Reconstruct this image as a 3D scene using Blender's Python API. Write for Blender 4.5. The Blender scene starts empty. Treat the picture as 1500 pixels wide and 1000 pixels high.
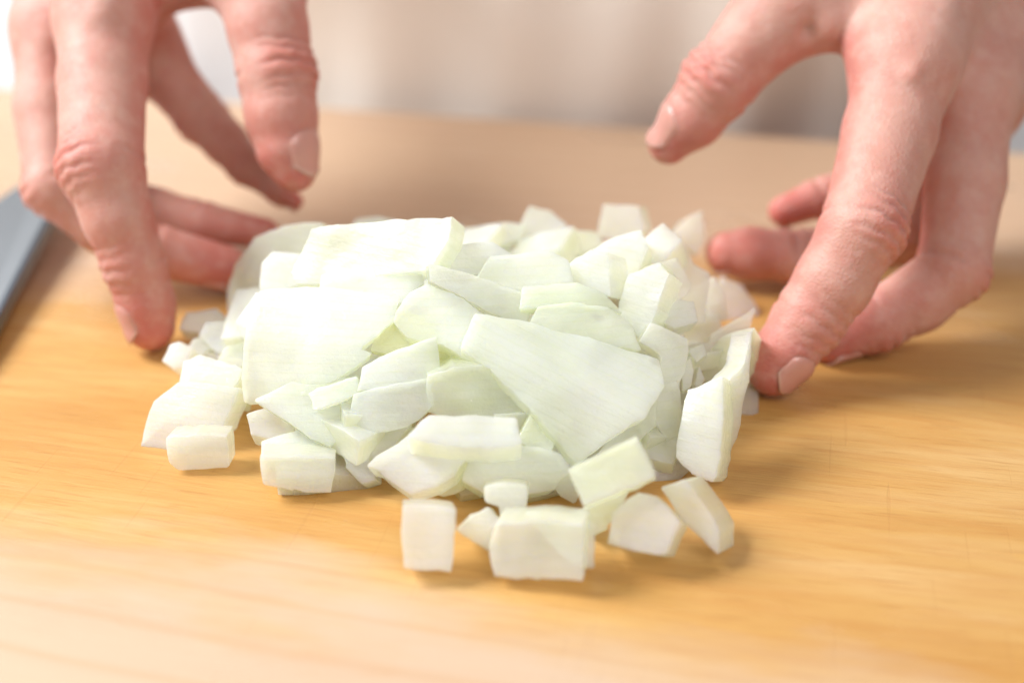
import bpy, bmesh, math, random
import numpy as np
from mathutils import Vector, Matrix
R = math.radians
random.seed(7); rng = np.random.default_rng(7)
sc = bpy.context.scene
COL = sc.collection

# ------------------------------------------------------------------ camera
CAM_H = 0.170; PITCH = 27.0; LENS = 50.0
cam_d = bpy.data.cameras.new('camera'); cam = bpy.data.objects.new('camera', cam_d); COL.objects.link(cam)
cam.location = (0, 0, CAM_H); cam.rotation_euler = (R(90 - PITCH), 0, 0)
cam_d.lens = LENS; cam_d.sensor_width = 36; cam_d.sensor_fit = 'HORIZONTAL'
cam_d.clip_start = 0.01; cam_d.clip_end = 20
cam_d.dof.use_dof = True; cam_d.dof.focus_distance = 0.314; cam_d.dof.aperture_fstop = 5.6
sc.camera = cam

# ------------------------------------------------------------------ world + lamps (soft window light from the left)
w = bpy.data.worlds.new('World'); sc.world = w; w.use_nodes = True
bg = w.node_tree.nodes['Background']; bg.inputs[0].default_value = (0.96, 0.98, 1.0, 1); bg.inputs[1].default_value = 0.18

def area(name, loc, target, sx, sy, power, col):
    d = bpy.data.lights.new(name, 'AREA'); d.shape = 'RECTANGLE'; d.size = sx; d.size_y = sy; d.energy = power; d.color = col
    o = bpy.data.objects.new(name, d); COL.objects.link(o); o.location = loc
    o.rotation_euler = (Vector(target) - Vector(loc)).to_track_quat('-Z', 'Y').to_euler()
    return o
area('window_light', (-1.15, 0.43, 1.18), (0, 0.33, 0.0), 0.75, 0.75, 45, (0.93, 0.97, 1.0))
area('fill_light', (0.6, -1.1, 1.5), (0, 0.45, 0.05), 1.2, 1.2, 18, (1.0, 0.985, 0.97))  # added fill from the camera side, stands for no visible lamp

sc.view_settings.view_transform = 'Standard'; sc.view_settings.look = 'None'
sc.view_settings.exposure = 0.20; sc.view_settings.gamma = 1
sc.render.engine = 'CYCLES'
sc.cycles.use_denoising = True
sc.cycles.max_bounces = 14; sc.cycles.diffuse_bounces = 6; sc.cycles.transmission_bounces = 12; sc.cycles.transparent_max_bounces = 24
sc.cycles.sample_clamp_indirect = 6

# ------------------------------------------------------------------ pixel helpers (photo pixels 1500 x 1000, metres)
F = LENS / 36 * 1500
cp, sp = math.cos(R(PITCH)), math.sin(R(PITCH))
CAM = np.array([0, 0, CAM_H])
def ray(px, py):                       # direction with unit depth along the optical axis
    a = (px - 750) / F; b = (500 - py) / F
    return np.array([a, cp + b * sp, -sp + b * cp])
def at(px, py, depth_mm):
    return CAM + ray(px, py) * depth_mm * 0.001

# ------------------------------------------------------------------ generic helpers
def tag(o, label=None, cat=None, group=None, kind=None):
    if label: o['label'] = label
    if cat: o['category'] = cat
    if group: o['group'] = group
    if kind: o['kind'] = kind
    return o
def link(name, me, mat=None, parent=None):
    o = bpy.data.objects.new(name, me); COL.objects.link(o)
    if mat: me.materials.append(mat)
    if parent: o.parent = parent
    return o
def mesh(name, verts, faces, smooth=True, sharp=None):
    me = bpy.data.meshes.new(name)
    me.from_pydata([tuple(map(float, v)) for v in verts], [], [tuple(int(i) for i in f) for f in faces]); me.update()
    if smooth:
        me.shade_smooth()
        if sharp: me.set_sharp_from_angle(angle=R(sharp))
    return me
def box_bm(sx, sy, sz, bev, seg=3):
    bm = bmesh.new(); bmesh.ops.create_cube(bm, size=1)
    bmesh.ops.scale(bm, vec=(sx, sy, sz), verts=bm.verts)
    if bev: bmesh.ops.bevel(bm, geom=bm.edges[:], offset=bev, segments=seg, affect='EDGES', profile=0.5)
    return bm
def from_bm(name, bm, mat, parent=None, sharp=35):
    me = bpy.data.meshes.new(name); bm.to_mesh(me); bm.free(); me.shade_smooth(); me.set_sharp_from_angle(angle=R(sharp))
    return link(name, me, mat, parent)

class NT:
    def __init__(s, name):
        s.m = bpy.data.materials.new(name); s.m.use_nodes = True; s.t = s.m.node_tree; s.b = s.t.nodes['Principled BSDF']
    def n(s, typ, **kw):
        nd = s.t.nodes.new(typ)
        for k, v in kw.items():
            if k.startswith('i_'): nd.inputs[k[2:].replace('_', ' ')].default_value = v
            else: setattr(nd, k, v)
        return nd
    def l(s, a, b): s.t.links.new(a, b)
    def ramp(s, fac, stops):
        r = s.n('ShaderNodeValToRGB'); e = r.color_ramp.elements
        while len(e) < len(stops): e.new(0.5)
        for k, (p, c) in enumerate(stops): e[k].position = p; e[k].color = (*c, 1) if len(c) == 3 else c
        s.l(fac, r.inputs[0]); return r.outputs[0]
    def mix(s, fac, a, b, mode='MIX'):
        m = s.n('ShaderNodeMix', data_type='RGBA', blend_type=mode)
        for sock, v in ((m.inputs[0], fac), (m.inputs[6], a), (m.inputs[7], b)):
            if hasattr(v, 'links'): s.l(v, sock)
            else: sock.default_value = v if not isinstance(v, tuple) else (*v, 1)
        return m.outputs[2]
    def math(s, op, a, b=None):
        m = s.n('ShaderNodeMath', operation=op)
        for sock, v in ((m.inputs[0], a), (m.inputs[1], b)):
            if v is None: continue
            if hasattr(v, 'links'): s.l(v, sock)
            else: sock.default_value = v
        return m.outputs[0]
    def noise(s, vec, scale, detail=4, rough=0.55, dist=0.0):
        nd = s.n('ShaderNodeTexNoise'); nd.inputs['Scale'].default_value = scale; nd.inputs['Detail'].default_value = detail
        nd.inputs['Roughness'].default_value = rough; nd.inputs['Distortion'].default_value = dist
        if vec is not None: s.l(vec, nd.inputs['Vector'])
        return nd.outputs[0]
    def mapping(s, vec, scale=(1, 1, 1), loc=(0, 0, 0), rot=(0, 0, 0)):
        m = s.n('ShaderNodeMapping'); m.inputs['Scale'].default_value = scale; m.inputs['Location'].default_value = loc
        m.inputs['Rotation'].default_value = rot; s.l(vec, m.inputs['Vector']); return m.outputs[0]
    def obj(s): return s.n('ShaderNodeTexCoord').outputs['Object']
    def bump(s, h, strength, dist, prev=None):
        b = s.n('ShaderNodeBump'); b.inputs['Strength'].default_value = strength; b.inputs['Distance'].default_value = dist
        s.l(h, b.inputs['Height'])
        if prev: s.l(prev, b.inputs['Normal'])
        return b.outputs[0]

# ------------------------------------------------------------------ materials
def wood_mat():
    t = NT('board_wood'); o = t.obj()
    warp = t.noise(t.mapping(o, (2.2, 7, 7)), 2.0, 3, 0.5)
    add = t.n('ShaderNodeVectorMath', operation='MULTIPLY_ADD')
    comb = t.n('ShaderNodeCombineXYZ'); t.l(warp, comb.inputs[1])
    t.l(comb.outputs[0], add.inputs[0]); add.inputs[1].default_value = (0, 0.020, 0); t.l(o, add.inputs[2])
    v = add.outputs[0]
    broad = t.noise(t.mapping(v, (2.6, 15, 1)), 3.0, 5, 0.6)
    streak = t.noise(t.mapping(v, (9, 100, 1)), 3.0, 5, 0.7)
    fine = t.noise(t.mapping(v, (18, 700, 1)), 2.0, 3, 0.6)
    col = t.ramp(broad, [(0.30, (0.51, 0.25, 0.066)), (0.5, (0.58, 0.32, 0.10)), (0.70, (0.63, 0.385, 0.155))])
    col = t.mix(t.math('MULTIPLY', t.ramp(streak, [(0.42, (0, 0, 0)), (0.62, (1, 1, 1))]), 0.32), col, (0.48, 0.20, 0.05))
    col = t.mix(t.math('MULTIPLY', t.ramp(fine, [(0.45, (0, 0, 0)), (0.7, (1, 1, 1))]), 0.14), col, (0.38, 0.17, 0.05))
    pore = t.noise(t.mapping(v, (75, 1500, 1)), 1.0, 2, 0.5)
    pores = t.ramp(pore, [(0.60, (0, 0, 0)), (0.68, (1, 1, 1))])
    col = t.mix(t.math('MULTIPLY', pores, 0.35), col, (0.36, 0.15, 0.04))
    scar = t.noise(t.mapping(o, (700, 22, 1), rot=(0, 0, R(24))), 1.0, 1, 0.4)
    scars = t.ramp(scar, [(0.70, (0, 0, 0)), (0.73, (1, 1, 1))])
    col = t.mix(t.math('MULTIPLY', scars, 0.16), col, (0.42, 0.19, 0.06))
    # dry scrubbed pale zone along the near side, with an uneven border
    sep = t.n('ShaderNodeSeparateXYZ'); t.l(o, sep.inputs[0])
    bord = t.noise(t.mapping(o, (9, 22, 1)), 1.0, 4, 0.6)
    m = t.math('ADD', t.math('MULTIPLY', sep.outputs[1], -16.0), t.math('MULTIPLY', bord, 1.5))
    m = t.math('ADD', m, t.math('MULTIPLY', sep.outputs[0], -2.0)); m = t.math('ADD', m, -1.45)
    worn_sheen = t.ramp(m, [(0.55, (0, 0, 0)), (1.0, (1, 1, 1))])
    far_sheen = t.math('ADD', t.math('MULTIPLY', sep.outputs[1], 9.0), t.math('MULTIPLY', bord, 0.8)); far_sheen = t.math('ADD', far_sheen, t.math('MULTIPLY', sep.outputs[0], -2.2))  # far and left paleness: reflected room light painted into the wood colour
    worn_sheen = t.math('MAXIMUM', worn_sheen, t.math('MULTIPLY', t.ramp(far_sheen, [(0.75, (0, 0, 0)), (1.0, (1, 1, 1))]), 0.9))
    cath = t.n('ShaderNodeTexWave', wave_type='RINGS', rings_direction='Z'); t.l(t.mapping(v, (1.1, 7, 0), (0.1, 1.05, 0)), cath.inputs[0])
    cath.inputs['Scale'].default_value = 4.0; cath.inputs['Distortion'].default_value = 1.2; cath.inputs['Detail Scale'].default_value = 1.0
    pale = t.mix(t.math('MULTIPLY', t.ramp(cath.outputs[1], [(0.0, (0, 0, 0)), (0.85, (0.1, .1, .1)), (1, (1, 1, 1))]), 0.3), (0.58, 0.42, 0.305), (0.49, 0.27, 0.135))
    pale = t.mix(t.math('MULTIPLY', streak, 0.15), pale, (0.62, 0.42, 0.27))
    col = t.mix(t.math('MULTIPLY', worn_sheen, 0.85), col, pale)
    # small yellow stains and dark specks
    st = t.noise(t.mapping(o, (22, 60, 1)), 1.0, 2, 0.5)
    col = t.mix(t.math('MULTIPLY', t.ramp(st, [(0.70, (0, 0, 0)), (0.76, (1, 1, 1))]), 0.35), col, (0.70, 0.40, 0.07))
    sk = t.noise(t.mapping(o, (60, 190, 1)), 1.0, 2, 0.5)
    col = t.mix(t.math('MULTIPLY', t.ramp(sk, [(0.76, (0, 0, 0)), (0.80, (1, 1, 1))]), 0.45), col, (0.30, 0.12, 0.05))
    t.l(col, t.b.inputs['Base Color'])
    wetn = t.noise(t.mapping(o, (14, 30, 1)), 1.0, 3, 0.5)
    r = t.math('ADD', t.math('MULTIPLY', broad, 0.25), 0.34)
    r = t.math('SUBTRACT', r, t.math('MULTIPLY', t.ramp(wetn, [(0.56, (0, 0, 0)), (0.62, (1, 1, 1))]), 0.22)); t.l(r, t.b.inputs['Roughness'])
    t.b.inputs['Specular IOR Level'].default_value = 0.36
    nb = t.bump(fine, 0.25, 0.0006); nb = t.bump(t.math('SUBTRACT', 1.0, scars), 0.15, 0.0005, nb); nb = t.bump(streak, 0.2, 0.0008, nb); t.l(nb, t.b.inputs['Normal'])
    return t.m
def onion_mat():
    t = NT('onion_flesh'); o = t.obj()
    info = t.n('ShaderNodeObjectInfo')
    offs = t.n('ShaderNodeVectorMath', operation='MULTIPLY_ADD')
    cmb = t.n('ShaderNodeCombineXYZ'); t.l(info.outputs['Random'], cmb.inputs[0]); t.l(info.outputs['Random'], cmb.inputs[1])
    t.l(cmb.outputs[0], offs.inputs[0]); offs.inputs[1].default_value = (3, 5, 0); t.l(o, offs.inputs[2]); v = offs.outputs[0]
    fib = t.noise(t.mapping(v, (60, 620, 260)), 1.0, 3, 0.55)
    vein = t.noise(t.mapping(v, (14, 230, 60)), 1.0, 2, 0.5)
    soft = t.noise(v, 38, 2, 0.45)
    wet = t.noise(v, 900, 3, 0.65)
    side = t.n('ShaderNodeAttribute', attribute_name='side')
    base = info.outputs['Color']
    c = t.mix(t.math('MULTIPLY', t.ramp(soft, [(0.38, (0, 0, 0)), (0.66, (1, 1, 1))]), 0.5), base, (0.95, 0.965, 0.925))
    c = t.mix(t.math('MULTIPLY', t.ramp(vein, [(0.48, (0, 0, 0)), (0.70, (1, 1, 1))]), 0.3), c, (0.955, 0.985, 0.82), 'MULTIPLY')
    c = t.mix(t.math('MULTIPLY', t.ramp(fib, [(0.5, (0, 0, 0)), (0.72, (1, 1, 1))]), 0.25), c, (0.96, 0.99, 0.88), 'MULTIPLY')
    c = t.mix(t.math('MULTIPLY', side.outputs['Fac'], 0.5), c, (0.975, 0.985, 0.72), 'MULTIPLY')
    wv = t.n('ShaderNodeTexWave', wave_type='BANDS', bands_direction='Y'); t.l(v, wv.inputs[0]); wv.inputs['Scale'].default_value = 150
    wv.inputs['Distortion'].default_value = 2.5; wv.inputs['Detail'].default_value = 2; wv.inputs['Detail Scale'].default_value = 0.6
    ribs = t.ramp(wv.outputs[1], [(0.0, (1, 1, 1)), (0.16, (0, 0, 0))])
    c = t.mix(t.math('MULTIPLY', ribs, 0.2), c, (0.93, 0.96, 0.75), 'MULTIPLY')
    t.l(c, t.b.inputs['Base Color'])
    t.b.inputs['Subsurface Weight'].default_value = 1.0
    t.b.inputs['Subsurface Radius'].default_value = (1.0, 0.92, 0.62)
    t.b.inputs['Subsurface Scale'].default_value = 0.005
    t.b.inputs['Transmission Weight'].default_value = 0.0
    t.b.inputs['IOR'].default_value = 1.36
    t.b.inputs['Roughness'].default_value = 0.30
    t.b.inputs['Coat Weight'].default_value = 1.0; t.b.inputs['Coat Roughness'].default_value = 0.05; t.b.inputs['Coat IOR'].default_value = 1.36
    nb = t.bump(fib, 0.3, 0.0008); nb = t.bump(wet, 0.42, 0.0007, nb); nb = t.bump(ribs, 0.12, 0.0005, nb); nb = t.bump(soft, 0.6, 0.006, nb)
    t.l(nb, t.b.inputs['Normal']); t.l(nb, t.b.inputs['Coat Normal'])
    tr = t.n('ShaderNodeBsdfTranslucent'); t.l(c, tr.inputs['Color']); t.l(nb, tr.inputs['Normal'])
    tp = t.n('ShaderNodeBsdfTransparent'); t.l(t.mix(0.9, c, (1.0, 1.0, 1.0)), tp.inputs['Color'])
    m1 = t.n('ShaderNodeMixShader'); m1.inputs[0].default_value = 0.36; t.l(t.b.outputs[0], m1.inputs[1]); t.l(tr.outputs[0], m1.inputs[2])
    m2 = t.n('ShaderNodeMixShader'); t.l(m1.outputs[0], m2.inputs[1]); t.l(tp.outputs[0], m2.inputs[2])
    see = t.ramp(soft, [(0.35, (0.52, 0.52, 0.52)), (0.65, (0.24, 0.24, 0.24))]); t.l(see, m2.inputs[0])
    t.l(m2.outputs[0], t.t.nodes['Material Output'].inputs['Surface'])
    return t.m
def film_mat():
    t = NT('onion_membrane'); o = t.obj()
    n1 = t.noise(t.mapping(o, (120, 500, 200)), 1.0, 4, 0.65); n2 = t.noise(o, 420, 3, 0.6)
    t.b.inputs['Base Color'].default_value = (0.80, 0.78, 0.58, 1)
    t.b.inputs['Roughness'].default_value = 0.22
    t.b.inputs['Alpha'].default_value = 0.42
    nb = t.bump(n2, 0.7, 0.0012); nb = t.bump(n1, 0.5, 0.001, nb); t.l(nb, t.b.inputs['Normal'])
    return t.m
def skin_mat():
    t = NT('skin'); o = t.obj()
    red = t.n('ShaderNodeAttribute', attribute_name='red')
    mott = t.noise(o, 60, 5, 0.65); fine = t.noise(o, 420, 3, 0.6)
    c = t.mix(red.outputs['Fac'], (0.60, 0.335, 0.27), (0.52, 0.105, 0.088))
    c = t.mix(t.math('MULTIPLY', t.ramp(mott, [(0.40, (0, 0, 0)), (0.68, (1, 1, 1))]), 0.62), c, (0.54, 0.19, 0.145))
    c = t.mix(t.math('MULTIPLY', t.ramp(fine, [(0.5, (0, 0, 0)), (0.75, (1, 1, 1))]), 0.14), c, (0.52, 0.27, 0.18))
    spk = t.noise(o, 190, 3, 0.6)
    c = t.mix(t.math('MULTIPLY', t.ramp(spk, [(0.46, (0, 0, 0)), (0.66, (1, 1, 1))]), 0.32), c, (0.68, 0.43, 0.36))
    t.l(c, t.b.inputs['Base Color'])
    t.b.inputs['Subsurface Weight'].default_value = 0.6
    t.b.inputs['Subsurface Radius'].default_value = (1.0, 0.32, 0.18)
    t.b.inputs['Subsurface Scale'].default_value = 0.0035
    t.b.inputs['Roughness'].default_value = 0.52
    t.b.inputs['Specular IOR Level'].default_value = 0.32
    vor = t.n('ShaderNodeTexVoronoi', feature='DISTANCE_TO_EDGE'); vor.inputs['Scale'].default_value = 900; t.l(o, vor.inputs['Vector'])
    wr = t.noise(t.mapping(o, (1, 1, 1)), 260, 4, 0.6)
    nb = t.bump(vor.outputs[0], 0.4, 0.0005); nb = t.bump(wr, 0.38, 0.0010, nb); t.l(nb, t.b.inputs['Normal'])
    return t.m
def nail_mat():
    t = NT('nail'); tip = t.n('ShaderNodeAttribute', attribute_name='tip')
    o = t.obj(); n = t.noise(o, 300, 2)
    c = t.mix(t.math('MULTIPLY', n, 0.4), (0.62, 0.29, 0.24), (0.63, 0.34, 0.28))
    c = t.mix(tip.outputs['Fac'], c, (0.68, 0.46, 0.39)); t.l(c, t.b.inputs['Base Color'])
    t.b.inputs['Roughness'].default_value = 0.22; t.b.inputs['Subsurface Weight'].default_value = 0.3
    t.b.inputs['Subsurface Radius'].default_value = (1, .4, .3); t.b.inputs['Subsurface Scale'].default_value = 0.002
    return t.m
def cloth_mat(name, a, b, scale=1400):
    t = NT(name); o = t.obj()
    n = t.noise(o, 25, 4); wx = t.noise(t.mapping(o, (900, 900, 60)), 1.0, 2); wz = t.noise(t.mapping(o, (60, 60, 900)), 1.0, 2)
    c = t.mix(n, a, b); t.l(c, t.b.inputs['Base Color']); t.b.inputs['Roughness'].default_value = 0.9
    nb = t.bump(wx, 0.4, 0.0008); nb = t.bump(wz, 0.4, 0.0008, nb); t.l(nb, t.b.inputs['Normal'])
    return t.m
def plain(name, col, rough=0.5, metal=0.0, nscale=30, var=0.15):
    t = NT(name); n = t.noise(t.obj(), nscale, 4)
    d = tuple(c * (1 - var) for c in col); t.l(t.mix(n, d, col), t.b.inputs['Base Color'])
    t.b.inputs['Roughness'].default_value = rough; t.b.inputs['Metallic'].default_value = metal
    return t.m
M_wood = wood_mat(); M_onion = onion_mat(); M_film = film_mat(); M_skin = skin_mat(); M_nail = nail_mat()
M_apron = cloth_mat('apron_linen', (0.88, 0.82, 0.735), (0.92, 0.88, 0.81))
M_shirt = cloth_mat('white_cotton', (0.85, 0.86, 0.88), (0.90, 0.90, 0.91))
M_table = plain('table_laminate', (0.55, 0.50, 0.44), 0.5)
M_wall = plain('dark_cabinet', (0.12, 0.075, 0.045), 0.5, 0, 8, 0.4)
M_steel = plain('knife_steel', (0.82, 0.86, 0.90), 0.36, 1.0, 60, 0.1)
M_handle = plain('knife_handle', (0.035, 0.03, 0.028), 0.4)

# ------------------------------------------------------------------ setting
ANG = R(-11.5)                                   # the board lies turned a little
ex = np.array([math.cos(ANG), math.sin(ANG), 0]); ey = np.array([-math.sin(ANG), math.cos(ANG), 0])
EDGE = np.array([-0.010, 0.5228, 0])             # a point of the board's far edge
def place(o, p): o.location = tuple(p); o.rotation_euler = (0, 0, ANG); return o
TT = 0.025
bm = box_bm(0.60, 0.40, TT, 0.004, 4)
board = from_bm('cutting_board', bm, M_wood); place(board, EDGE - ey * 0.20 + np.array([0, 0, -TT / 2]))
tag(board, 'honey coloured wooden cutting board with a pale scrubbed near side and painted far sheen under the chopped onion', 'cutting board')
bm = box_bm(1.8, 1.1, 0.03, 0.003, 2)
table = from_bm('table_top', bm, M_table); place(table, EDGE + ey * 0.004 - ey * 0.55 + np.array([0, 0, -TT - 0.015 - 0.0005])); tag(table, kind='structure')
bm = box_bm(3.2, 0.05, 2.6, 0.0); wall = from_bm('background_wall', bm, M_wall); place(wall, EDGE + ey * 1.3 + np.array([0, 0, 0.45])); tag(wall, kind='structure')

# ------------------------------------------------------------------ onion pieces
MC = (-0.010, 0.317); MR = (0.066, 0.058); MH = 0.037
def mound(x, y):
    u = abs((x - MC[0]) / MR[0]); v = abs((y - MC[1]) / MR[1]); r = (u ** 2.4 + v ** 2.4)
    return MH * max(0.0, 1 - r) ** 0.62 if r < 1 else 0.0
def mound_hit(px, py, lift):
    d = ray(px, py); best = (9, None)
    for k in range(500):
        t = 0.22 + k * 0.0005; p = CAM + d * t; g = p[2] - mound(p[0], p[1]) - lift
        if g <= 0: return t
        if g < best[0]: best = (g, t)
    return best[1]
def chaikin(poly, cut):
    out = []
    n = len(poly)
    for i in range(n):
        a, b = poly[i], poly[(i + 1) % n]; L = np.linalg.norm(b - a); c = min(cut, L * 0.3) / max(L, 1e-9)
        out += [a + (b - a) * c, a + (b - a) * (1 - c)]
    return np.array(out)
def resample(poly, step):
    out = []
    n = len(poly)
    for i in range(n):
        a, b = poly[i], poly[(i + 1) % n]; L = np.linalg.norm(b - a); k = max(1, int(round(L / step)))
        for j in range(k): out.append(a + (b - a) * j / k)
    return np.array(out)
def bow(poly, seed):
    g = random.Random(seed); out = []; n = len(poly)
    for i in range(n):                         # cut edges are never dead straight
        a, b = poly[i], poly[(i + 1) % n]; d = b - a; L = np.linalg.norm(d); nrm = np.array([d[1], -d[0]]) / max(L, 1e-9)
        k = max(1, int(round(L / 0.0022))); amp = L * g.uniform(-0.01, 0.022)
        for j in range(k): out.append(a + d * j / k + nrm * amp * math.sin(math.pi * j / k))
    return np.array(out)
def piece_mesh(loop, t, curv, taper, shear, seed, cax=1, sag=0.0):
    """loop: outline (n,2) in metres in the face plane; a slab of thickness t bent across axis cax."""
    g = np.random.default_rng(seed)
    loop = bow(chaikin(loop, 0.0003), seed)
    n = len(loop); loop = loop + g.normal(0, 0.00013, loop.shape)
    c = loop.mean(0); half = np.abs(loop - c).max(0) + 1e-6
    ph = g.uniform(0, 6.3, 4)
    def w(p):
        q = (p - c)
        return (-curv * (q[:, cax] / half[cax]) ** 2 + sag * (q[:, 1 - cax] / half[1 - cax]) ** 2
                + 0.00022 * np.sin(q[:, 0] * 420 + ph[0]) + 0.00018 * np.sin(q[:, 1] * 560 + ph[1]))
    verts = []; side = []
    def ring(s, z, sd, off=np.zeros(2), inset=0.0):
        q = c + (loop - c) * s
        if inset:
            d = loop - c; q = loop - d / np.maximum(np.linalg.norm(d, axis=1, keepdims=True), 1e-9) * inset
        q2 = q + off
        i0 = len(verts)
        for p, zz in zip(q2, w(q)): verts.append((p[0], p[1], zz + z))
        side.extend([sd] * n); return i0
    rings = []
    for s in (0.3, 0.65, 0.88): rings.append(ring(s, 0, 0))
    rings.append(ring(1, 0, 0.05, inset=0.00014)); rings.append(ring(1, -0.00014, 0.3))
    for f in (0.33, 0.66): rings.append(ring(1 + (taper - 1) * f, -t * f, 1, np.array(shear) * f))
    rings.append(ring(taper, -t + 0.0004, 0.7, np.array(shear)))
    rings.append(ring(taper * 0.965, -t, 0.3, np.array(shear))); rings.append(ring(taper * 0.6, -t, 0.0, np.array(shear)))
    faces = []
    for a, b in zip(rings[:-1], rings[1:]):
        for i in range(n):
            j = (i + 1) % n; faces.append((a + i, b + i, b + j, a + j))
    z0 = len(verts); verts.append((c[0], c[1], float(w(c[None])[0]))); side.append(0)
    z1 = len(verts); verts.append((c[0] + shear[0], c[1] + shear[1], float(w(c[None])[0]) - t)); side.append(0)
    for i in range(n):
        j = (i + 1) % n; faces.append((z0, rings[0] + i, rings[0] + j)); faces.append((z1, rings[-1] + j, rings[-1] + i))
    me = mesh('onion_piece', verts, faces, True, 33)
    at_ = me.attributes.new('side', 'FLOAT', 'POINT'); at_.data.foreach_set('value', np.array(side, 'f'))
    return me
W = (0.94, 0.955, 0.91); G = (0.90, 0.94, 0.77); P = (0.93, 0.95, 0.855); Y = (0.92, 0.91, 0.55); T = (0.945, 0.925, 0.85)  # T puts the tan shade of the right flank into the flesh colour
GROUPP = 'pieces of chopped onion in the heap'
pid = [0]
def onion(poly, az, el, t, mode, col, label, curv=0.0, sag=0.0, taper=0.97, cax=1, fib=0.0, group=None):
    pid[0] += 1; seed = pid[0]
    if mode[0] != 'b':
        cx_ = sum(p[0] for p in poly) / len(poly); cy_ = sum(p[1] for p in poly) / len(poly)
        poly = [(cx_ + (p[0] - cx_) * 1.07, cy_ + (p[1] - cy_) * 1.07) for p in poly]
    n = np.array([math.sin(R(az)) * math.cos(R(el)), -math.cos(R(az)) * math.cos(R(el)), math.sin(R(el))])
    px = np.mean([p[0] for p in poly]); py = np.mean([p[1] for p in poly]); dc = ray(px, py)
    up = np.array([0, 0, 1.0]) if el < 80 else np.array([0, 1.0, 0])
    x = np.cross(up, n); x /= np.linalg.norm(x); yv = np.cross(n, x)
    if fib:
        c_, s_ = math.cos(R(fib)), math.sin(R(fib)); x, yv = c_ * x + s_ * yv, -s_ * x + c_ * yv
    def pts(tc):
        P0 = CAM + dc * tc; out = []
        for q in poly:
            d = ray(*q); tt = np.dot(P0 - CAM, n) / np.dot(d, n); out.append(CAM + d * tt)
        return P0, np.array(out)
    if mode[0] == 'b':                       # rests on the board
        lo, hi = 0.2, 0.5; add = mode[1] * 0.001 if len(mode) > 1 else 0.0
        for _ in range(40):
            m = (lo + hi) / 2; P0, q = pts(m)
            zmin = min(q[:, 2].min(), (q - n * t * 0.001)[:, 2].min())
            if zmin > 0.0003 + add: lo = m
            else: hi = m
        P0, q = pts(lo)
    elif mode[0] == 'm':
        P0, q = pts(mound_hit(px, py, mode[1] * 0.001))
    elif mode[0] == 'd':
        P0, q = pts(mode[1] * 0.001)
    loop = np.array([[np.dot(a - P0, x), np.dot(a - P0, yv)] for a in q])
    area2 = sum(loop[i][0] * loop[(i + 1) % len(loop)][1] - loop[(i + 1) % len(loop)][0] * loop[i][1] for i in range(len(loop)))
    if area2 < 0: loop = loop[::-1]
    g = random.Random(seed)
    me = piece_mesh(loop, t * 0.001, curv * 0.001, taper, (g.uniform(-.0005, .0005), g.uniform(-.0005, .0005)), seed, cax, sag * 0.001)
    o = link('onion_piece', me, M_onion)
    o.matrix_world = Matrix(((x[0], yv[0], n[0], P0[0]), (x[1], yv[1], n[1], P0[1]), (x[2], yv[2], n[2], P0[2]), (0, 0, 0, 1)))
    k = g.uniform(-0.02, 0.02); o.color = (col[0] + k, col[1] + k * 0.6, col[2] + k * 1.5, 1)
    tag(o, label, 'onion piece', group or GROUPP)
    return o

# -- broad leaves on the crown of the heap
onion([(358,575),(366,490),(385,425),(450,417),(520,424),(578,436),(570,472),(526,507),(539,516),(482,551),(420,568)], -6, 48, 4.5, ('m', 5), P, 'broad pale onion leaf with a toothed right edge on the heap', 4.5, 0.0)
onion([(436,411),(432,398),(462,337),(520,329),(654,321),(649,352),(624,394),(560,400),(490,412)], -27, 40, 8, ('m', 5), P, 'long thick onion slab lying across the crown of the heap', 0.6)
onion([(470,432),(478,402),(540,394),(606,388),(618,412),(585,442)], 0, 52, 5, ('m', 2), W, 'flat onion slice tucked under the long slab on the crown', 0.5)
onion([(335,471),(331,425),(342,388),(372,352),(415,334),(458,329),(462,346),(440,400),(400,425),(372,452)], -30, 22, 5, ('d', 371), (0.88,0.92,0.84), 'curved outer onion ring segment beside the curled fingertips', 2.5, 0, cax=0)
onion([(382,424),(386,385),(399,371),(440,372),(438,414),(410,426)], -14, 34, 6, ('m', 2), W, 'small white onion wedge between the ring segment and the slab', 0.3)
onion([(345,472),(372,432),(384,430),(366,500),(352,494)], -25, 30, 5, ('m', 1), W, 'white onion sliver at the left edge of the toothed leaf', 0.2)
onion([(685,510),(704,464),(780,474),(860,492),(962,517),(966,562),(938,606),(850,661),(820,630),(780,590),(723,537)], 10, 50, 4.5, ('m', 8), P, 'largest translucent onion leaf spread diagonally over the heap front', 4.5, fib=-35)
onion([(780,476),(794,447),(835,443),(890,451),(922,475),(935,509),(860,497)], 12, 46, 4, ('m', 6), P, 'ribbed translucent onion leaf directly behind the largest leaf', 1.2)
onion([(765,452),(770,421),(846,413),(880,429),(908,457),(835,448),(794,449)], 5, 44, 4, ('m', 4), G, 'thin greenish onion leaf behind the ribbed leaf', 0.8)
onion([(633,386),(678,399),(776,434),(768,471),(735,463),(684,438),(636,412)], 12, 27, 8, ('m', 4), W, 'onion stick with four fine ridges behind the largest leaf', 0.4)
onion([(580,470),(600,430),(626,412),(665,432),(706,462),(692,500),(686,523),(650,502),(600,493)], -4, 52, 6, ('m', 4), P, 'folded onion slice below the ridged stick', 1.6)
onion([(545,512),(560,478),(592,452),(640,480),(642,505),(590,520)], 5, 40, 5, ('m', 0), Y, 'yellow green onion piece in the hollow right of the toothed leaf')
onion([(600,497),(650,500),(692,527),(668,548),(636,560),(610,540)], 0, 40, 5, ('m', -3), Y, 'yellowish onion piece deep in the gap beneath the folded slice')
onion([(526,569),(534,538),(583,512),(637,494),(641,553),(587,565)], 4, 40, 5, ('m', 4), W, 'curved onion square lying above another curved square', 1.5, cax=0)
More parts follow.
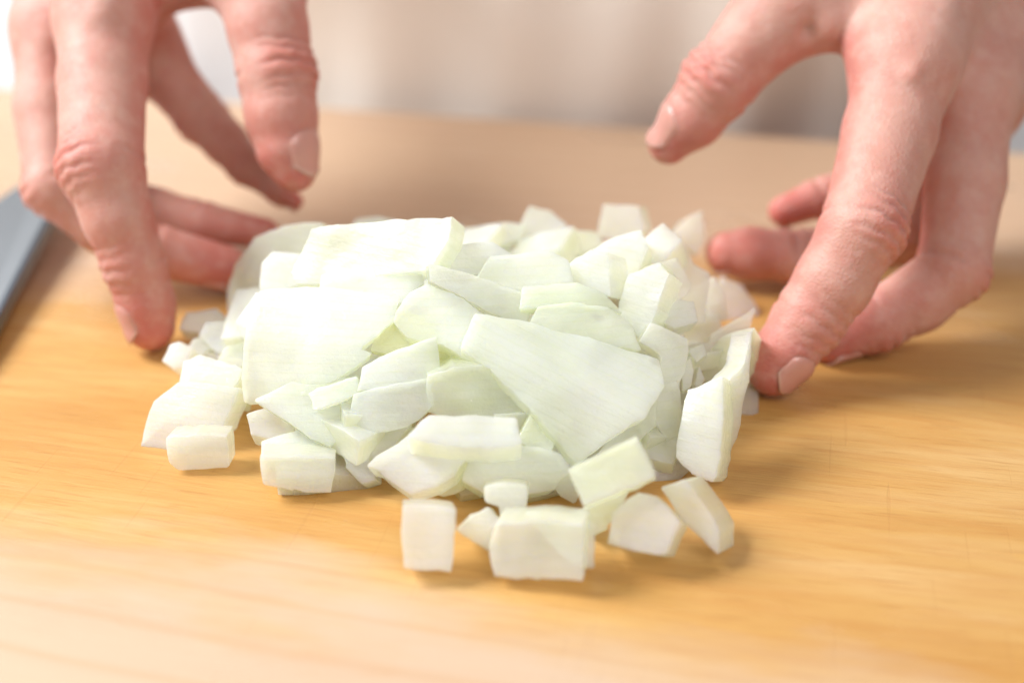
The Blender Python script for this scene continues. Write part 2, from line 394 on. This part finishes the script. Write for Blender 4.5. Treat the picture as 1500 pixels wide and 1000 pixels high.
onion([(511,629),(521,578),(570,566),(627,556),(630,596),(597,624),(550,632)], 0, 24, 6, ('m', 4), W, 'bulging onion square with a green rim above the front pieces', 1.8, cax=0)
onion([(379,587),(425,562),(480,548),(522,556),(522,580),(513,634),(478,649),(456,638),(408,606)], -4, 44, 4, ('m', 2), P, 'pointed onion leaf sticking out under the toothed leaf', 1.0)
onion([(454,575),(520,552),(525,575),(488,592),(461,600)], 0, 42, 3, ('m', 5), P, 'narrow onion strip pressed on the pointed leaf')
onion([(631,604),(632,552),(670,540),(722,536),(752,562),(772,588),(764,609),(700,609)], 6, 12, 11, ('m', 2), P, 'thick onion block with green rim under the largest leaf', 1.2, cax=0)
onion([(761,645),(782,597),(816,632),(806,661),(780,656)], 12, 36, 6, ('m', 4), G, 'small green tinted onion piece beside the thick block')
onion([(806,661),(818,632),(850,664),(882,680),(850,694),(826,690)], 5, 40, 5, ('m', 1), T, 'small onion piece under the tip of the largest leaf')
onion([(770,660),(806,656),(850,690),(838,712),(800,700)], -5, 30, 6, ('m', 0), W, 'white onion bit behind the tilted green square')
onion([(878,662),(930,612),(962,588),(958,625),(936,645),(900,664)], 15, 42, 5, ('m', 2), T, 'wedge of onion under the right corner of the largest leaf')
# -- right flank
onion([(830,414),(834,385),(866,369),(887,371),(892,434),(848,416)], -34, 30, 10, ('m', 3), W, 'white onion cube behind the thin greenish leaf')
onion([(907,456),(922,405),(962,386),(978,402),(962,450),(941,498),(926,478)], -32, 36, 9, ('m', 5), W, 'tall white onion piece leaning beside the ribbed leaf')
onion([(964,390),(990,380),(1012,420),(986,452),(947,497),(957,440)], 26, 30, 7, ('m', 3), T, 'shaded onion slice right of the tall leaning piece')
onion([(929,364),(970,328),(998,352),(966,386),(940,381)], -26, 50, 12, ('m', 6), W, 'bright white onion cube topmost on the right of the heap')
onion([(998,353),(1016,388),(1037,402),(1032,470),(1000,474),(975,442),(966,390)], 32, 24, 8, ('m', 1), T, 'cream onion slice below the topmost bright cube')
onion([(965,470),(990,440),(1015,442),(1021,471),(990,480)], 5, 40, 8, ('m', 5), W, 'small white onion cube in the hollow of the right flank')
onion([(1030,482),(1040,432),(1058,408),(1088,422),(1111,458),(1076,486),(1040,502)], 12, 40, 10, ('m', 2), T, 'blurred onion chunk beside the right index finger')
onion([(876,346),(886,300),(934,304),(943,336),(925,352)], -22, 20, 9, ('d', 392), W, 'upright onion chip at the far rim of the heap')
onion([(984,346),(1005,322),(1028,309),(1031,350),(1020,372)], 8, 24, 7, ('d', 396), T, 'pointed onion chip at the far right rim')
onion([(850,378),(900,350),(936,338),(947,360),(932,398),(900,412),(886,374)], -24, 40, 9, ('m', 3), P, 'sloping onion piece left of the bright topmost cube')
onion([(940,502),(955,475),(1007,499),(1005,530),(992,568),(968,562),(967,520)], 16, 36, 5, ('m', 4), T, 'shade tinted onion strip running down beside the largest leaf')
onion([(960,568),(992,560),(997,600),(993,653),(984,655),(956,612)], 18, 36, 5, ('m', 3), T, 'lower shade tinted onion strip with a ragged end')
onion([(936,645),(950,600),(984,652),(1006,688),(972,714),(950,700)], 10, 40, 5, ('m', 1), T, 'shade tinted onion piece behind the tilted corner block')
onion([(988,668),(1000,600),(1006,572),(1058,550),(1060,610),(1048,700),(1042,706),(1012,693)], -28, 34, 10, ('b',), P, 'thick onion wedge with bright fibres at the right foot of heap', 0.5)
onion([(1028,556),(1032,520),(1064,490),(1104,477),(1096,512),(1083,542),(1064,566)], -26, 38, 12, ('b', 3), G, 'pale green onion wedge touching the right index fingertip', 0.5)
onion([(1000,542),(1010,525),(1017,545),(1012,566),(1000,572)], 0, 38, 4, ('m', 3), T, 'tiny onion sliver between shade tinted strip and thick wedge')
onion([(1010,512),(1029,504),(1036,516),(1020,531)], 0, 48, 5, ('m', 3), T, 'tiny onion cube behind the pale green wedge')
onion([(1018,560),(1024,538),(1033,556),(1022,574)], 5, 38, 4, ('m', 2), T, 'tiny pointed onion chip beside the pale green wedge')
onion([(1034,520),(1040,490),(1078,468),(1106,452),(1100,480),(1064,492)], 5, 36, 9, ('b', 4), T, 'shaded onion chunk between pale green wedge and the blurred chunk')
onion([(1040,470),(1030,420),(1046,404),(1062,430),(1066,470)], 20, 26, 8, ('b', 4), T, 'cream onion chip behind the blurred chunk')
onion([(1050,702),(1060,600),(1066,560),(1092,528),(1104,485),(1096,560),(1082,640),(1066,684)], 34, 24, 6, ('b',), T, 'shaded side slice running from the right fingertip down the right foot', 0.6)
# -- far side
onion([(758,346),(776,305),(805,310),(828,328),(836,362),(800,372),(770,357)], 8, 34, 9, ('d', 386), P, 'humped onion piece at the middle of the far rim')
onion([(655,360),(660,337),(744,326),(768,330),(758,350),(700,362)], -4, 40, 7, ('d', 384), P, 'flat onion strip along the far rim')
onion([(690,422),(720,376),(800,366),(829,380),(836,414),(770,424),(740,428)], 6, 42, 8, ('m', 2), P, 'rounded onion piece behind the ridged stick', 1.4)
onion([(645,388),(660,360),(720,356),(746,372),(716,396),(690,402)], 0, 48, 7, ('m', 2), W, 'white onion slice between the long slab and the rounded piece')
onion([(512,337),(522,322),(552,317),(580,322),(574,338)], 0, 50, 6, ('d', 380), P, 'onion tip peeking over the long slab')
onion([(826,348),(840,337),(873,340),(884,362),(840,374)], 4, 40, 7, ('d', 380), G, 'greenish onion bit between the humped piece and upright chip')
# -- loose pieces on the board, left
onion([(243,640),(288,637),(334,639),(336,684),(300,687),(262,688),(248,678)], -3, 8, 7, ('b',), W, 'onion cube standing foremost of the left cluster on the board')
onion([(207,667),(212,645),(226,590),(262,564),(343,571),(334,600),(322,627),(290,650),(238,678)], -16, 30, 9, ('d', 325), W, 'large glossy onion chunk behind the left cube')
onion([(262,562),(268,531),(290,519),(322,527),(357,540),(341,577),(300,580)], -14, 48, 10, ('b', 1), W, 'onion chunk resting behind the large glossy chunk')
onion([(336,548),(358,540),(370,580),(366,604),(338,598),(344,572)], 14, 20, 5, ('b',), Y, 'yellow translucent onion piece right of the left cluster')
onion([(236,528),(250,506),(264,500),(283,508),(273,538),(252,541)], -10, 44, 7, ('b',), W, 'little onion cube nearest the left index fingertip')
onion([(272,512),(282,496),(297,495),(311,511),(290,524)], 0, 44, 6, ('b',), W, 'little onion bit behind the cube by the left fingertip')
onion([(290,492),(300,473),(340,470),(358,490),(352,514),(318,518)], -5, 46, 8, ('b',), W, 'blurred white onion piece left of the toothed leaf')
onion([(316,528),(330,507),(360,500),(362,538)], -5, 42, 7, ('b', 1), W, 'white onion triangle wedged against the toothed leaf')
onion([(262,482),(272,458),(318,451),(336,470),(300,488)], 0, 46, 7, ('b',), W, 'farthest blurred onion piece of the left cluster')
onion([(361,607),(388,597),(411,608),(434,628),(392,642),(369,638)], 0, 52, 8, ('b',), W, 'small grey white onion square below the pointed leaf')
onion([(383,645),(432,629),(477,650),(482,664),(440,670),(384,668)], 6, 58, 8, ('b',), W, 'onion piece stacked behind the short block in front')
onion([(379,670),(430,668),(491,669),(490,692),(485,722),(430,718),(386,709)], 4, 12, 10, ('b',), W, 'short onion block standing alone in front of pointed leaf')
# -- front
onion([(497,642),(512,631),(560,631),(603,621),(580,650),(539,677),(551,702),(528,707),(506,682)], -10, 42, 5, ('b',), P, 'torn onion slice at the front left foot of the heap', 0.6)
onion([(594,641),(629,605),(700,607),(757,611),(764,650),(700,656),(640,652)], -2, 52, 9, ('b', 12), W, 'bright onion slab lying foremost on the front of the heap', 0.4)
onion([(537,682),(595,637),(642,648),(690,664),(668,694),(640,712),(600,722)], -6, 48, 8, ('b', 2), W, 'bright arrow shaped onion chunk at the front foot', 0.8)
onion([(628,722),(650,690),(690,672),(696,700),(682,716),(650,728)], 8, 26, 6, ('b',), Y, 'yellow cored onion bit under the bright chunks')
onion([(676,703),(692,660),(760,650),(822,662),(837,690),(812,716),(772,723),(704,720)], 4, 40, 9, ('b', 1), P, 'green flecked onion chunk left of the tilted green square', 0.8)
onion([(800,700),(836,690),(850,720),(842,738),(820,726)], 6, 24, 6, ('b',), W, 'onion bit under the tilted green square')
onion([(832,688),(932,637),(962,697),(855,742)], -6, 40, 9, ('b', 9), G, 'pale green onion square tilted on the front pieces')
onion([(842,748),(880,732),(926,712),(906,748),(890,772),(872,783)], 6, 36, 6, ('b',), G, 'onion piece on the board under the tilted green square')
onion([(891,797),(897,752),(934,720),(964,728),(997,765),(975,812),(930,806)], -18, 36, 10, ('b',), W, 'onion cube between the tilted green square and corner block')
onion([(968,714),(1004,702),(1053,776),(1053,812),(997,762)], -34, 22, 9, ('b',), T, 'oblong onion block standing askew at the right front corner')
onion([(589,741),(600,738),(668,744),(665,790),(661,838),(592,832)], 3, 24, 8, ('b',), W, 'upright onion rectangle standing by itself on the board front')
onion([(668,774),(686,754),(716,742),(736,765),(724,772),(716,805),(690,792)], -8, 34, 7, ('b',), P, 'onion piece left behind the foremost block')
onion([(709,712),(740,705),(774,712),(771,746),(769,768),(734,768),(732,742),(710,735)], 0, 24, 8, ('b', 3), W, 'little onion cube atop the foremost block')
onion([(768,750),(800,748),(850,758),(873,768),(869,832),(840,830),(800,790)], 5, 30, 6, ('b',), W, 'onion slice right behind the foremost block')
onion([(717,792),(725,767),(790,763),(856,769),(853,849),(790,848),(723,845)], -12, 14, 9, ('b',), W, 'foremost wide onion block on the board')

# -- pieces buried in the heap
def buried(cnt):
    k = 0; tries = 0
    while k < cnt and tries < 4000:
        tries += 1
        x = random.uniform(MC[0] - MR[0], MC[0] + MR[0]); y = random.uniform(MC[1] - MR[1], MC[1] + MR[1]); h = mound(x, y)
        if h < 0.011: continue
        z = random.choice([0.5, 0.7, 0.9]) * (h - 0.006)
        if z < 0.005: z = 0.005
        
        w_, l_ = random.uniform(0.012, 0.020), random.uniform(0.012, 0.022)
        loop = np.array([(-w_/2, -l_/2), (w_/2 * random.uniform(.8, 1.1), -l_/2), (w_/2, l_/2 * random.uniform(.8, 1.1)), (-w_/2 * random.uniform(.7, 1), l_/2)])
        pid[0] += 1
        th = random.uniform(0.004, 0.007)
        me = piece_mesh(loop, th, random.uniform(0, 0.001), 0.95, (0, 0), 500 + k)
        o = link('onion_piece', me, M_onion); o.location = (x, y, z)
        o.rotation_euler = (random.uniform(-.3, .5), random.uniform(-.4, .4), random.uniform(0, 6.28))
        c = random.choice([W, P, T, P, G]); o.color = (*c, 1)
        tag(o, 'small onion piece showing through gaps inside the heap', 'onion piece', 'onion pieces inside the heap'); k += 1
buried(85)

# ------------------------------------------------------------------ hands: signed-distance flesh, meshed with surface nets
def surface_nets(f, org, h):
    s = f < 0
    nx, ny, nz = f.shape
    cnt = np.zeros((nx - 1, ny - 1, nz - 1), np.int8)
    for i in (0, 1):
        for j in (0, 1):
            for k in (0, 1): cnt += s[i:nx - 1 + i, j:ny - 1 + j, k:nz - 1 + k]
    act = (cnt > 0) & (cnt < 8); idx = np.argwhere(act)
    num = -np.ones(act.shape, np.int32); num[act] = np.arange(len(idx))
    acc = np.zeros((len(idx), 3)); n = np.zeros(len(idx))
    cs = [(i, j, k) for i in (0, 1) for j in (0, 1) for k in (0, 1)]
    for a in range(8):
        for b in range(a + 1, 8):
            if sum(abs(cs[a][q] - cs[b][q]) for q in range(3)) != 1: continue
            fa = f[tuple((idx + cs[a]).T)]; fb = f[tuple((idx + cs[b]).T)]
            c = (fa < 0) != (fb < 0); t = np.where(c, fa / np.where(fa == fb, 1, fa - fb), 0)
            p = np.array(cs[a]) + t[:, None] * (np.array(cs[b]) - np.array(cs[a])); acc[c] += p[c]; n[c] += 1
    v = (idx + acc / n[:, None]) * h + org
    faces = []
    for ax in range(3):
        sl0 = [slice(None)] * 3; sl1 = [slice(None)] * 3; sl0[ax] = slice(0, -1); sl1[ax] = slice(1, None)
        ch = s[tuple(sl0)] != s[tuple(sl1)]; e = np.argwhere(ch); u, w_ = [(1, 2), (2, 0), (0, 1)][ax]
        e = e[(e[:, u] > 0) & (e[:, w_] > 0) & (e[:, u] < f.shape[u] - 1) & (e[:, w_] < f.shape[w_] - 1)]
        du = np.zeros(3, int); du[u] = 1; dw = np.zeros(3, int); dw[w_] = 1
        q = np.stack([num[tuple((e - du - dw).T)], num[tuple((e - dw).T)], num[tuple(e.T)], num[tuple((e - du).T)]], 1)
        fl = ~s[tuple(e.T)]
        q[fl] = q[fl][:, ::-1]; faces.append(q)
    return v, np.concatenate(faces)
def cone(p, a, b, ra, rb):
    ab = b - a; t = np.clip(((p - a) @ ab) / max(ab @ ab, 1e-12), 0, 1)
    t2 = t * t * (3 - 2 * t) * 0.35 + t * 0.65
    return np.linalg.norm(p - a - t[..., None] * ab, axis=-1) - (ra + (rb - ra) * t2)
def smin(a, b, k):
    h = np.maximum(k - np.abs(a - b), 0) / k
    return np.minimum(a, b) - h * h * k * 0.25

def build_hand(spec, label, parent, h=0.0008):
    J = lambda q: (at(q[0], q[1], q[2]), q[3] * q[2] / F * 0.001)
    chains = {k: [J(q) for q in v] for k, v in spec['fingers'].items()}
    palm = [(J(a), J(b)) for a, b in spec['palm']]
    allp = [p for c in chains.values() for p in c] + [p for c in palm for p in c]
    lo = np.min([p - r for p, r in allp], 0) - 0.004; hi = np.max([p + r for p, r in allp], 0) + 0.004
    dims = np.ceil((hi - lo) / h).astype(int) + 1
    def blank(): return np.full(dims, 0.05, np.float32)
    def eval_into(arr, a, b, k):
        (pa, ra), (pb, rb) = a, b; m = max(ra, rb) + 0.012
        i0 = np.maximum(((np.minimum(pa, pb) - m - lo) / h).astype(int), 0); i1 = np.minimum(((np.maximum(pa, pb) + m - lo) / h).astype(int) + 1, dims)
        g = np.stack(np.meshgrid(*[lo[q] + h * np.arange(i0[q], i1[q]) for q in range(3)], indexing='ij'), -1).astype(np.float32)
        d = cone(g, pa.astype(np.float32), pb.astype(np.float32), ra, rb)
        sl = tuple(slice(i0[q], i1[q]) for q in range(3)); arr[sl] = smin(arr[sl], d, k)
    fp = blank()
    for a, b in palm: eval_into(fp, a, b, 0.011)
    tot = fp.copy()
    for nm, ch in chains.items():
        ff = blank()
        for a, b in zip(ch[:-1], ch[1:]): eval_into(ff, a, b, 0.0022)
        tot = np.minimum(tot, smin(fp, ff, 0.008 if nm != 'thumb' else 0.010))
    v, fc = surface_nets(tot, lo, h)
    def sample(p):
        q = np.clip((p - lo) / h, 0, np.array(dims) - 1.001); i = q.astype(int); t = q - i; out = 0
        for a in (0, 1):
            for b in (0, 1):
                for c in (0, 1):
                    wgt = (t[:, 0] if a else 1 - t[:, 0]) * (t[:, 1] if b else 1 - t[:, 1]) * (t[:, 2] if c else 1 - t[:, 2])
                    out = out + wgt * tot[i[:, 0] + a, i[:, 1] + b, i[:, 2] + c]
        return out
    def grad(p, e=0.0012):
        g = np.stack([sample(p + np.eye(3)[q] * e) - sample(p - np.eye(3)[q] * e) for q in range(3)], 1)
        return g / np.maximum(np.linalg.norm(g, axis=1, keepdims=True), 1e-9)
    nrm = grad(v)
    # smooth the net a little, then wrinkles, pads and redness
    e = np.concatenate([fc[:, [0, 1]], fc[:, [1, 2]], fc[:, [2, 3]], fc[:, [3, 0]]]); 
    for lam in (0.5, 0.5, 0.4):
        acc = np.zeros_like(v); cn = np.zeros(len(v)); 
        for q in range(3):
            acc[:, q] = np.bincount(e[:, 0], v[e[:, 1], q], len(v)) + np.bincount(e[:, 1], v[e[:, 0], q], len(v))
        cn = np.bincount(e[:, 0], minlength=len(v)) + np.bincount(e[:, 1], minlength=len(v))
        v = v + lam * (acc / cn[:, None] - v)
    red = np.zeros(len(v)); disp = np.zeros(len(v))
    for nm, ch in chains.items():
        dors = np.array(spec['dorsal'][nm], float); ids = spec['joints'][nm]
        tip, rt = ch[-1]
        red = np.maximum(red, 0.85 * np.exp(-(np.linalg.norm(v - tip, axis=1) / (rt * 2.6)) ** 2))
        for n_, ji in enumerate(ids):
            p, r = ch[ji]; ax = ch[ji + 1][0] - ch[ji - 1][0]; ax /= np.linalg.norm(ax)
            dd = dors - ax * (dors @ ax); dd /= np.linalg.norm(dd); sd = np.cross(ax, dd)
            q = v - p; s = q @ ax; a = q @ dd; b = q @ sd; near = (np.abs(s) < 0.016) & (np.linalg.norm(q, axis=1) < r * 1.9)
            mask = near * np.clip((nrm @ dd - 0.15) / 0.6, 0, 1)
            big = 1.0 if n_ == 0 else 0.6
            for c, amp, curvk in ((-0.0062, .40, 9), (-0.0034, .5, 14), (-0.0004, .75, 0), (0.0030, .5, -14), (0.0058, .36, -9), (0.0086, .2, -5)):
                s2 = s - c + curvk * b * b * np.sign(1) + 0.0003 * np.sin(b * 1500 + c * 9000)
                disp -= mask * amp * big * 0.0014 * np.exp(-(s2 / 0.00075) ** 2)
            disp += mask * big * 0.0007 * np.exp(-(s / 0.006) ** 2)
            red = np.maximum(red, 0.55 * big * near * np.clip(nrm @ dd, 0, 1) * np.exp(-(s / 0.008) ** 2))
            # palmar folds
            pm = near * np.clip((-(nrm @ dd) - 0.1) / 0.6, 0, 1)
            disp -= pm * 0.0006 * np.exp(-(s / 0.0009) ** 2)
        # palm side is redder: flushed skin plus painted shade
    for p_, rad, amt in spec.get('redspots', []):
        c = at(*p_); red = np.maximum(red, amt * np.exp(-(np.linalg.norm(v - c, axis=1) / rad) ** 2))
    pdir = np.array(spec['palm_shade_dir'], float); pdir /= np.linalg.norm(pdir)
    red = np.maximum(red, 0.9 * np.clip(nrm @ pdir, 0, 1) ** 0.8)  # palm's own red, with the red of the shaded side painted in
    for a, b, amp, wd in spec.get('ridges', []):
        A = at(*a); B = at(*b); ab = B - A; t = np.clip(((v - A) @ ab) / (ab @ ab), 0, 1); d = np.linalg.norm(v - A - t[:, None] * ab, axis=1)
        disp += amp * np.exp(-(d / wd) ** 2)
    v = v + nrm * disp[:, None]
    base = np.array(spec['base'])
    me = bpy.data.meshes.new('hand'); me.vertices.add(len(v)); me.vertices.foreach_set('co', v.astype('f').ravel())
    me.loops.add(fc.size); me.loops.foreach_set('vertex_index', fc.astype('i').ravel())
    me.polygons.add(len(fc)); me.polygons.foreach_set('loop_start', np.arange(0, fc.size, 4, dtype='i')); me.polygons.foreach_set('loop_total', np.full(len(fc), 4, 'i'))
    me.update(calc_edges=True); me.shade_smooth()
    at_ = me.attributes.new('red', 'FLOAT', 'POINT'); at_.data.foreach_set('value', red.astype('f'))
    hand = link('hand', me, M_skin, parent); hand['label'] = label
    # nails
    for nm, ch in chains.items():
        (p0, r0), (p1, r1) = ch[-2], ch[-1]
        ax = p1 - p0; L = np.linalg.norm(ax); ax /= L
        dors = np.array(spec['dorsal'][nm], float); dd = dors - ax * (dors @ ax); dd /= np.linalg.norm(dd); sd = np.cross(ax, dd)
        wid = spec['nailw'].get(nm, 0.85); ln = spec['naill'].get(nm, 0.0115)
        NU, NV = 13, 15; vs = []; tipa = []
        for j in range(NV):
            tv = j / (NV - 1); s = -ln + ln * 1.0 * tv
            for i in range(NU):
                u = -1 + 2 * i / (NU - 1)
                th = u * R(54) * wid
                # rounded cuticle and rounded free edge
                ss = s + 0.0022 * (u * u) * (1 - tv) * 1.3 - 0.0036 * u * u * tv
                c = p1 + ax * (ss + r1 * 0.62); dirv = dd * math.cos(th) + sd * math.sin(th)
                lo_, hi_ = 0.0, 0.02
                pt = c
                for _ in range(18):
                    m = (lo_ + hi_) / 2; pt = c + dirv * m
                    if sample(pt[None])[0] < 0: lo_ = m
                    else: hi_ = m
                lift = 0.00035 - 0.0006 * abs(u) ** 6 - 0.0007 * max(0, 1 - tv * 6) + 0.0005 * tv ** 3
                rr = (lo_ + hi_) / 2
                rr = max(rr, r1 * 0.80)
                vs.append(c + dirv * (rr + lift)); tipa.append(max(0.0, min(1.0, (tv - 0.92 + 0.05 * u * u) * 9)))
        nf = []
        for j in range(NV - 1):
            for i in range(NU - 1): nf.append((j * NU + i, j * NU + i + 1, (j + 1) * NU + i + 1, (j + 1) * NU + i))
        nme = mesh('nail', vs, nf)
        a2 = nme.attributes.new('tip', 'FLOAT', 'POINT'); a2.data.foreach_set('value', np.array(tipa, 'f'))
        no = link('nail', nme, M_nail, hand); sm = no.modifiers.new('thick', 'SOLIDIFY'); sm.thickness = 0.0005; sm.offset = -1
    return hand

ROOT = EDGE + ey * 0.16
person = bpy.data.objects.new('person', None); COL.objects.link(person); person.location = (ROOT[0], ROOT[1], -0.85)
tag(person, 'person in white shirt and beige apron gathering chopped onion with both hands', 'person')
bpy.context.view_layer.update()
INV = person.matrix_world.inverted()
holder = None

left = dict(
    fingers=dict(
        index=[(152,20,382,66),(150,120,373,63),(149,245,358,61),(172,318,359,50),(197,386,362,45),(214,445,365,41),(220,476,366,37)],
        middle=[(78,40,402,54),(72,160,394,50),(80,274,386,44),(150,330,388,40),(222,366,392,39),(330,392,398,33)],
        ring=[(120,60,416,46),(152,285,413,37),(230,310,411,33),(292,325,410,31),(388,341,409,22)],
        pinky=[(205,64,426,46),(296,172,425,37),(330,208,422,32),(362,242,420,28),(408,280,418,19),(434,295,417,12)],
        thumb=[(372,-60,386,66),(392,40,380,58),(405,110,378,56),(412,170,377,52),(422,220,377,44),(432,250,377,32)]),
    palm=[((152,20,382,64),(185,-280,425,82)),((78,40,402,54),(150,-280,430,84)),((120,60,416,46),(150,-270,440,82)),
          ((205,64,426,46),(170,-240,445,76)),((205,-20,402,44),(372,-60,390,60)),((372,-60,386,66),(230,-260,420,80)),((190,-10,405,44),(200,70,424,46)),
          ((175,-290,432,88),(150,-560,500,100))],
    dorsal=dict(index=(-0.86,-0.45,0.12),middle=(-0.45,-0.4,-0.8),ring=(-0.2,-0.2,-0.9),pinky=(-0.3,0.1,-0.9),thumb=(0.85,-0.52,0.05)),
    joints=dict(index=[2,4],middle=[2,4],ring=[1,3],pinky=[1,3],thumb=[2]),
    nailw=dict(thumb=0.95), naill=dict(index=0.0120,thumb=0.0130,pinky=0.008,ring=0.0095),
    palm_shade_dir=(0.75,0.35,-0.55), base=(0,0,0), redspots=[((150,245,352),0.006,0.5)],
    ridges=[((75,60,392),(140,-200,412),0.0012,0.004),((150,20,368),(170,-200,400),0.0012,0.004)])
right = dict(
    fingers=dict(
        index=[(1328,90,360,70),(1303,195,354,67),(1264,333,341,61),(1222,412,343,56),(1184,468,345,52),(1148,520,345,45),(1132,543,345,37)],
        middle=[(1425,130,378,60),(1414,265,370,57),(1396,395,362,51),(1345,438,363,48),(1285,468,363,45),(1215,497,363,35)],
        ring=[(1420,150,402,50),(1312,345,398,42),(1240,365,398,38),(1165,375,399,38),(1100,371,400,37),(1064,370,400,31)],
        pinky=[(1405,180,412,40),(1290,262,412,33),(1200,290,412,28),(1148,309,412,23)],
        thumb=[(1165,-2,372,64),(1105,60,372,58),(1052,122,374,54),(1015,172,378,45),(980,210,382,31)]),
    palm=[((1328,90,360,70),(1470,-250,405,84)),((1425,130,378,60),(1530,-220,412,84)),((1440,140,395,50),(1570,-190,425,80)),
          ((1432,170,406,44),(1600,-150,432,76)),((1180,-10,376,42),(1300,50,366,50)),((1165,-2,372,64),(1400,-240,405,84)),((1405,180,412,40),(1440,140,395,50)),
          ((1530,-230,415,95),(1640,-520,490,104))],
    dorsal=dict(index=(0.68,-0.70,0.05),middle=(0.35,-0.3,-0.9),ring=(0.2,-0.1,-0.9),pinky=(0.2,0.1,-0.9),thumb=(-0.66,-0.36,0.66)),
    joints=dict(index=[2,4],middle=[2,4],ring=[1,3],pinky=[1,2],thumb=[2]),
    nailw=dict(thumb=0.95), naill=dict(thumb=0.0135),
    palm_shade_dir=(-0.7,0.35,-0.6), base=(0,0,0), redspots=[((1180,470,338),0.010,0.35)],
    ridges=[((1335,110,346),(1415,-60,366),0.0014,0.0026),((1400,60,365),(1480,-100,380),0.0012,0.003),((1212,72,360),(1216,40,362),0.0016,0.004),((1184,44,362),(1200,-40,362),-0.0022,0.0022),((1190,30,372),(1205,-40,372),-0.0022,0.0022)])
for sp_, lb in ((left, 'hand with its index fingertip set on the board'), (right, 'hand with a raised thumb and bent index finger')):
    hd = build_hand(sp_, lb, None)
    hd.parent = person; hd.matrix_parent_inverse = INV

# ------------------------------------------------------------------ clothed torso and sleeves behind the board
def torso(name, mat, th0, th1, grow, z0, z1, folds, cap, nt, nz):
    vs = []; fs = []
    g = np.random.default_rng(3)
    for j in range(nz + 1):
        z = z0 + (z1 - z0) * j / nz
        for i in range(nt + 1):
            th = th0 + (th1 - th0) * i / nt
            f = folds * (0.5 * math.sin(th * 23 + z * 9) + 0.35 * math.sin(th * 41 - z * 14 + 1.3) + 0.3 * math.sin(z * 38 + th * 9))
            bx = 0.30 + grow + f; by = 0.135 + grow + f + 0.010 * math.sin((z + 0.1) * 7)
            p = ex * (bx * math.sin(th)) - ey * (by * math.cos(th)); q = EDGE + ey * 0.160 + p
            vs.append((q[0], q[1], z))
    for j in range(nz):
        for i in range(nt):
            a = j * (nt + 1) + i; fs.append((a, a + 1, a + nt + 2, a + nt + 1))
    me = mesh(name, vs, fs)
    o = link(name, me, mat); o.parent = person; o.matrix_parent_inverse = INV
    s = o.modifiers.new('thick', 'SOLIDIFY'); s.thickness = 0.002; s.offset = -1
    return o
torso('shirt', M_shirt, -math.pi, math.pi, 0.0, -0.55, 0.46, 0.003, True, 160, 60)
torso('apron', M_apron, -0.29, 0.50, 0.006, -0.60, 0.44, 0.0042, False, 80, 60)
def sleeve(a, b, c, ra, rb, rc):
    vs = []; fs = []; N = 28; S = 26; pts = []
    a, b, c = map(np.array, (a, b, c))
    for k in range(S + 1):
        t = k / S; p = (1 - t) ** 2 * a + 2 * t * (1 - t) * b + t * t * c; d = 2 * (1 - t) * (b - a) + 2 * t * (c - b); d /= np.linalg.norm(d)
        x = np.cross(d, [0, 0, 1.0]); x /= np.linalg.norm(x); y = np.cross(x, d)
        r = ra + (rb - ra) * t
        for i in range(N):
            an = 2 * math.pi * i / N; rr = r + 0.0025 * math.sin(k * 1.7 + 2 * math.sin(an)); q = p + rr * (math.cos(an) * x + math.sin(an) * y); vs.append(q)
    for k in range(S):
        for i in range(N): fs.append((k * N + i, k * N + (i + 1) % N, (k + 1) * N + (i + 1) % N, (k + 1) * N + i))
    o = link('sleeve', mesh('sleeve', vs, fs), M_shirt); o.parent = person; o.matrix_parent_inverse = INV
    s = o.modifiers.new('thick', 'SOLIDIFY'); s.thickness = 0.002
sleeve(at(160,-470,478), (-0.27,0.62,0.27), ROOT - ex * 0.20 + np.array([0,0,0.42]), 0.036, 0.075, 0)
sleeve(at(1605,-430,467), (0.27,0.52,0.27), ROOT + ex * 0.20 + np.array([0,0,0.42]), 0.036, 0.075, 0)

# ------------------------------------------------------------------ knife at the left edge of the board
kn = bpy.data.objects.new('kitchen_knife', None); COL.objects.link(kn); kn.location = (-0.1405, 0.452, 0.004)
tag(kn, 'steel kitchen knife lying on the board beside the curled fingers', 'knife')
kn.rotation_euler = (R(4), R(-14), R(2))
out = [(0, 0.0), (0.0, -0.16), (-0.042, -0.16), (-0.040, -0.09), (-0.030, -0.035), (-0.012, -0.006)]
vs = []; fs = []; n = len(out)
for z in (0.0075, 0.0098):
    for x, y in out: vs.append((x, y, z))
fs = [tuple(range(n - 1, -1, -1)), tuple(range(n, 2 * n))] + [(i, (i + 1) % n, n + (i + 1) % n, n + i) for i in range(n)]
for i, v_ in enumerate(vs):
    if out[i % n][0] < -0.005 and i >= n: vs[i] = (v_[0], v_[1], 0.0078)
link('blade', mesh('blade', vs, fs, False), M_steel, kn)
M_spine_shade = plain('spine_shade_steel', (0.20, 0.22, 0.25), 0.45, 1.0)  # darker copy of the blade steel, spine's shade painted as a strip
o = from_bm('shaded_spine', box_bm(0.0022, 0.158, 0.0034, 0.0004), M_spine_shade, kn); o.location = (0.0013, -0.080, 0.0086)
o = from_bm('bolster', box_bm(0.030, 0.014, 0.013, 0.003), M_steel, kn); o.location = (-0.014, -0.166, 0.0085)
o = from_bm('handle', box_bm(0.027, 0.115, 0.0165, 0.006, 4), M_handle, kn); o.location = (-0.014, -0.2305, 0.0085)
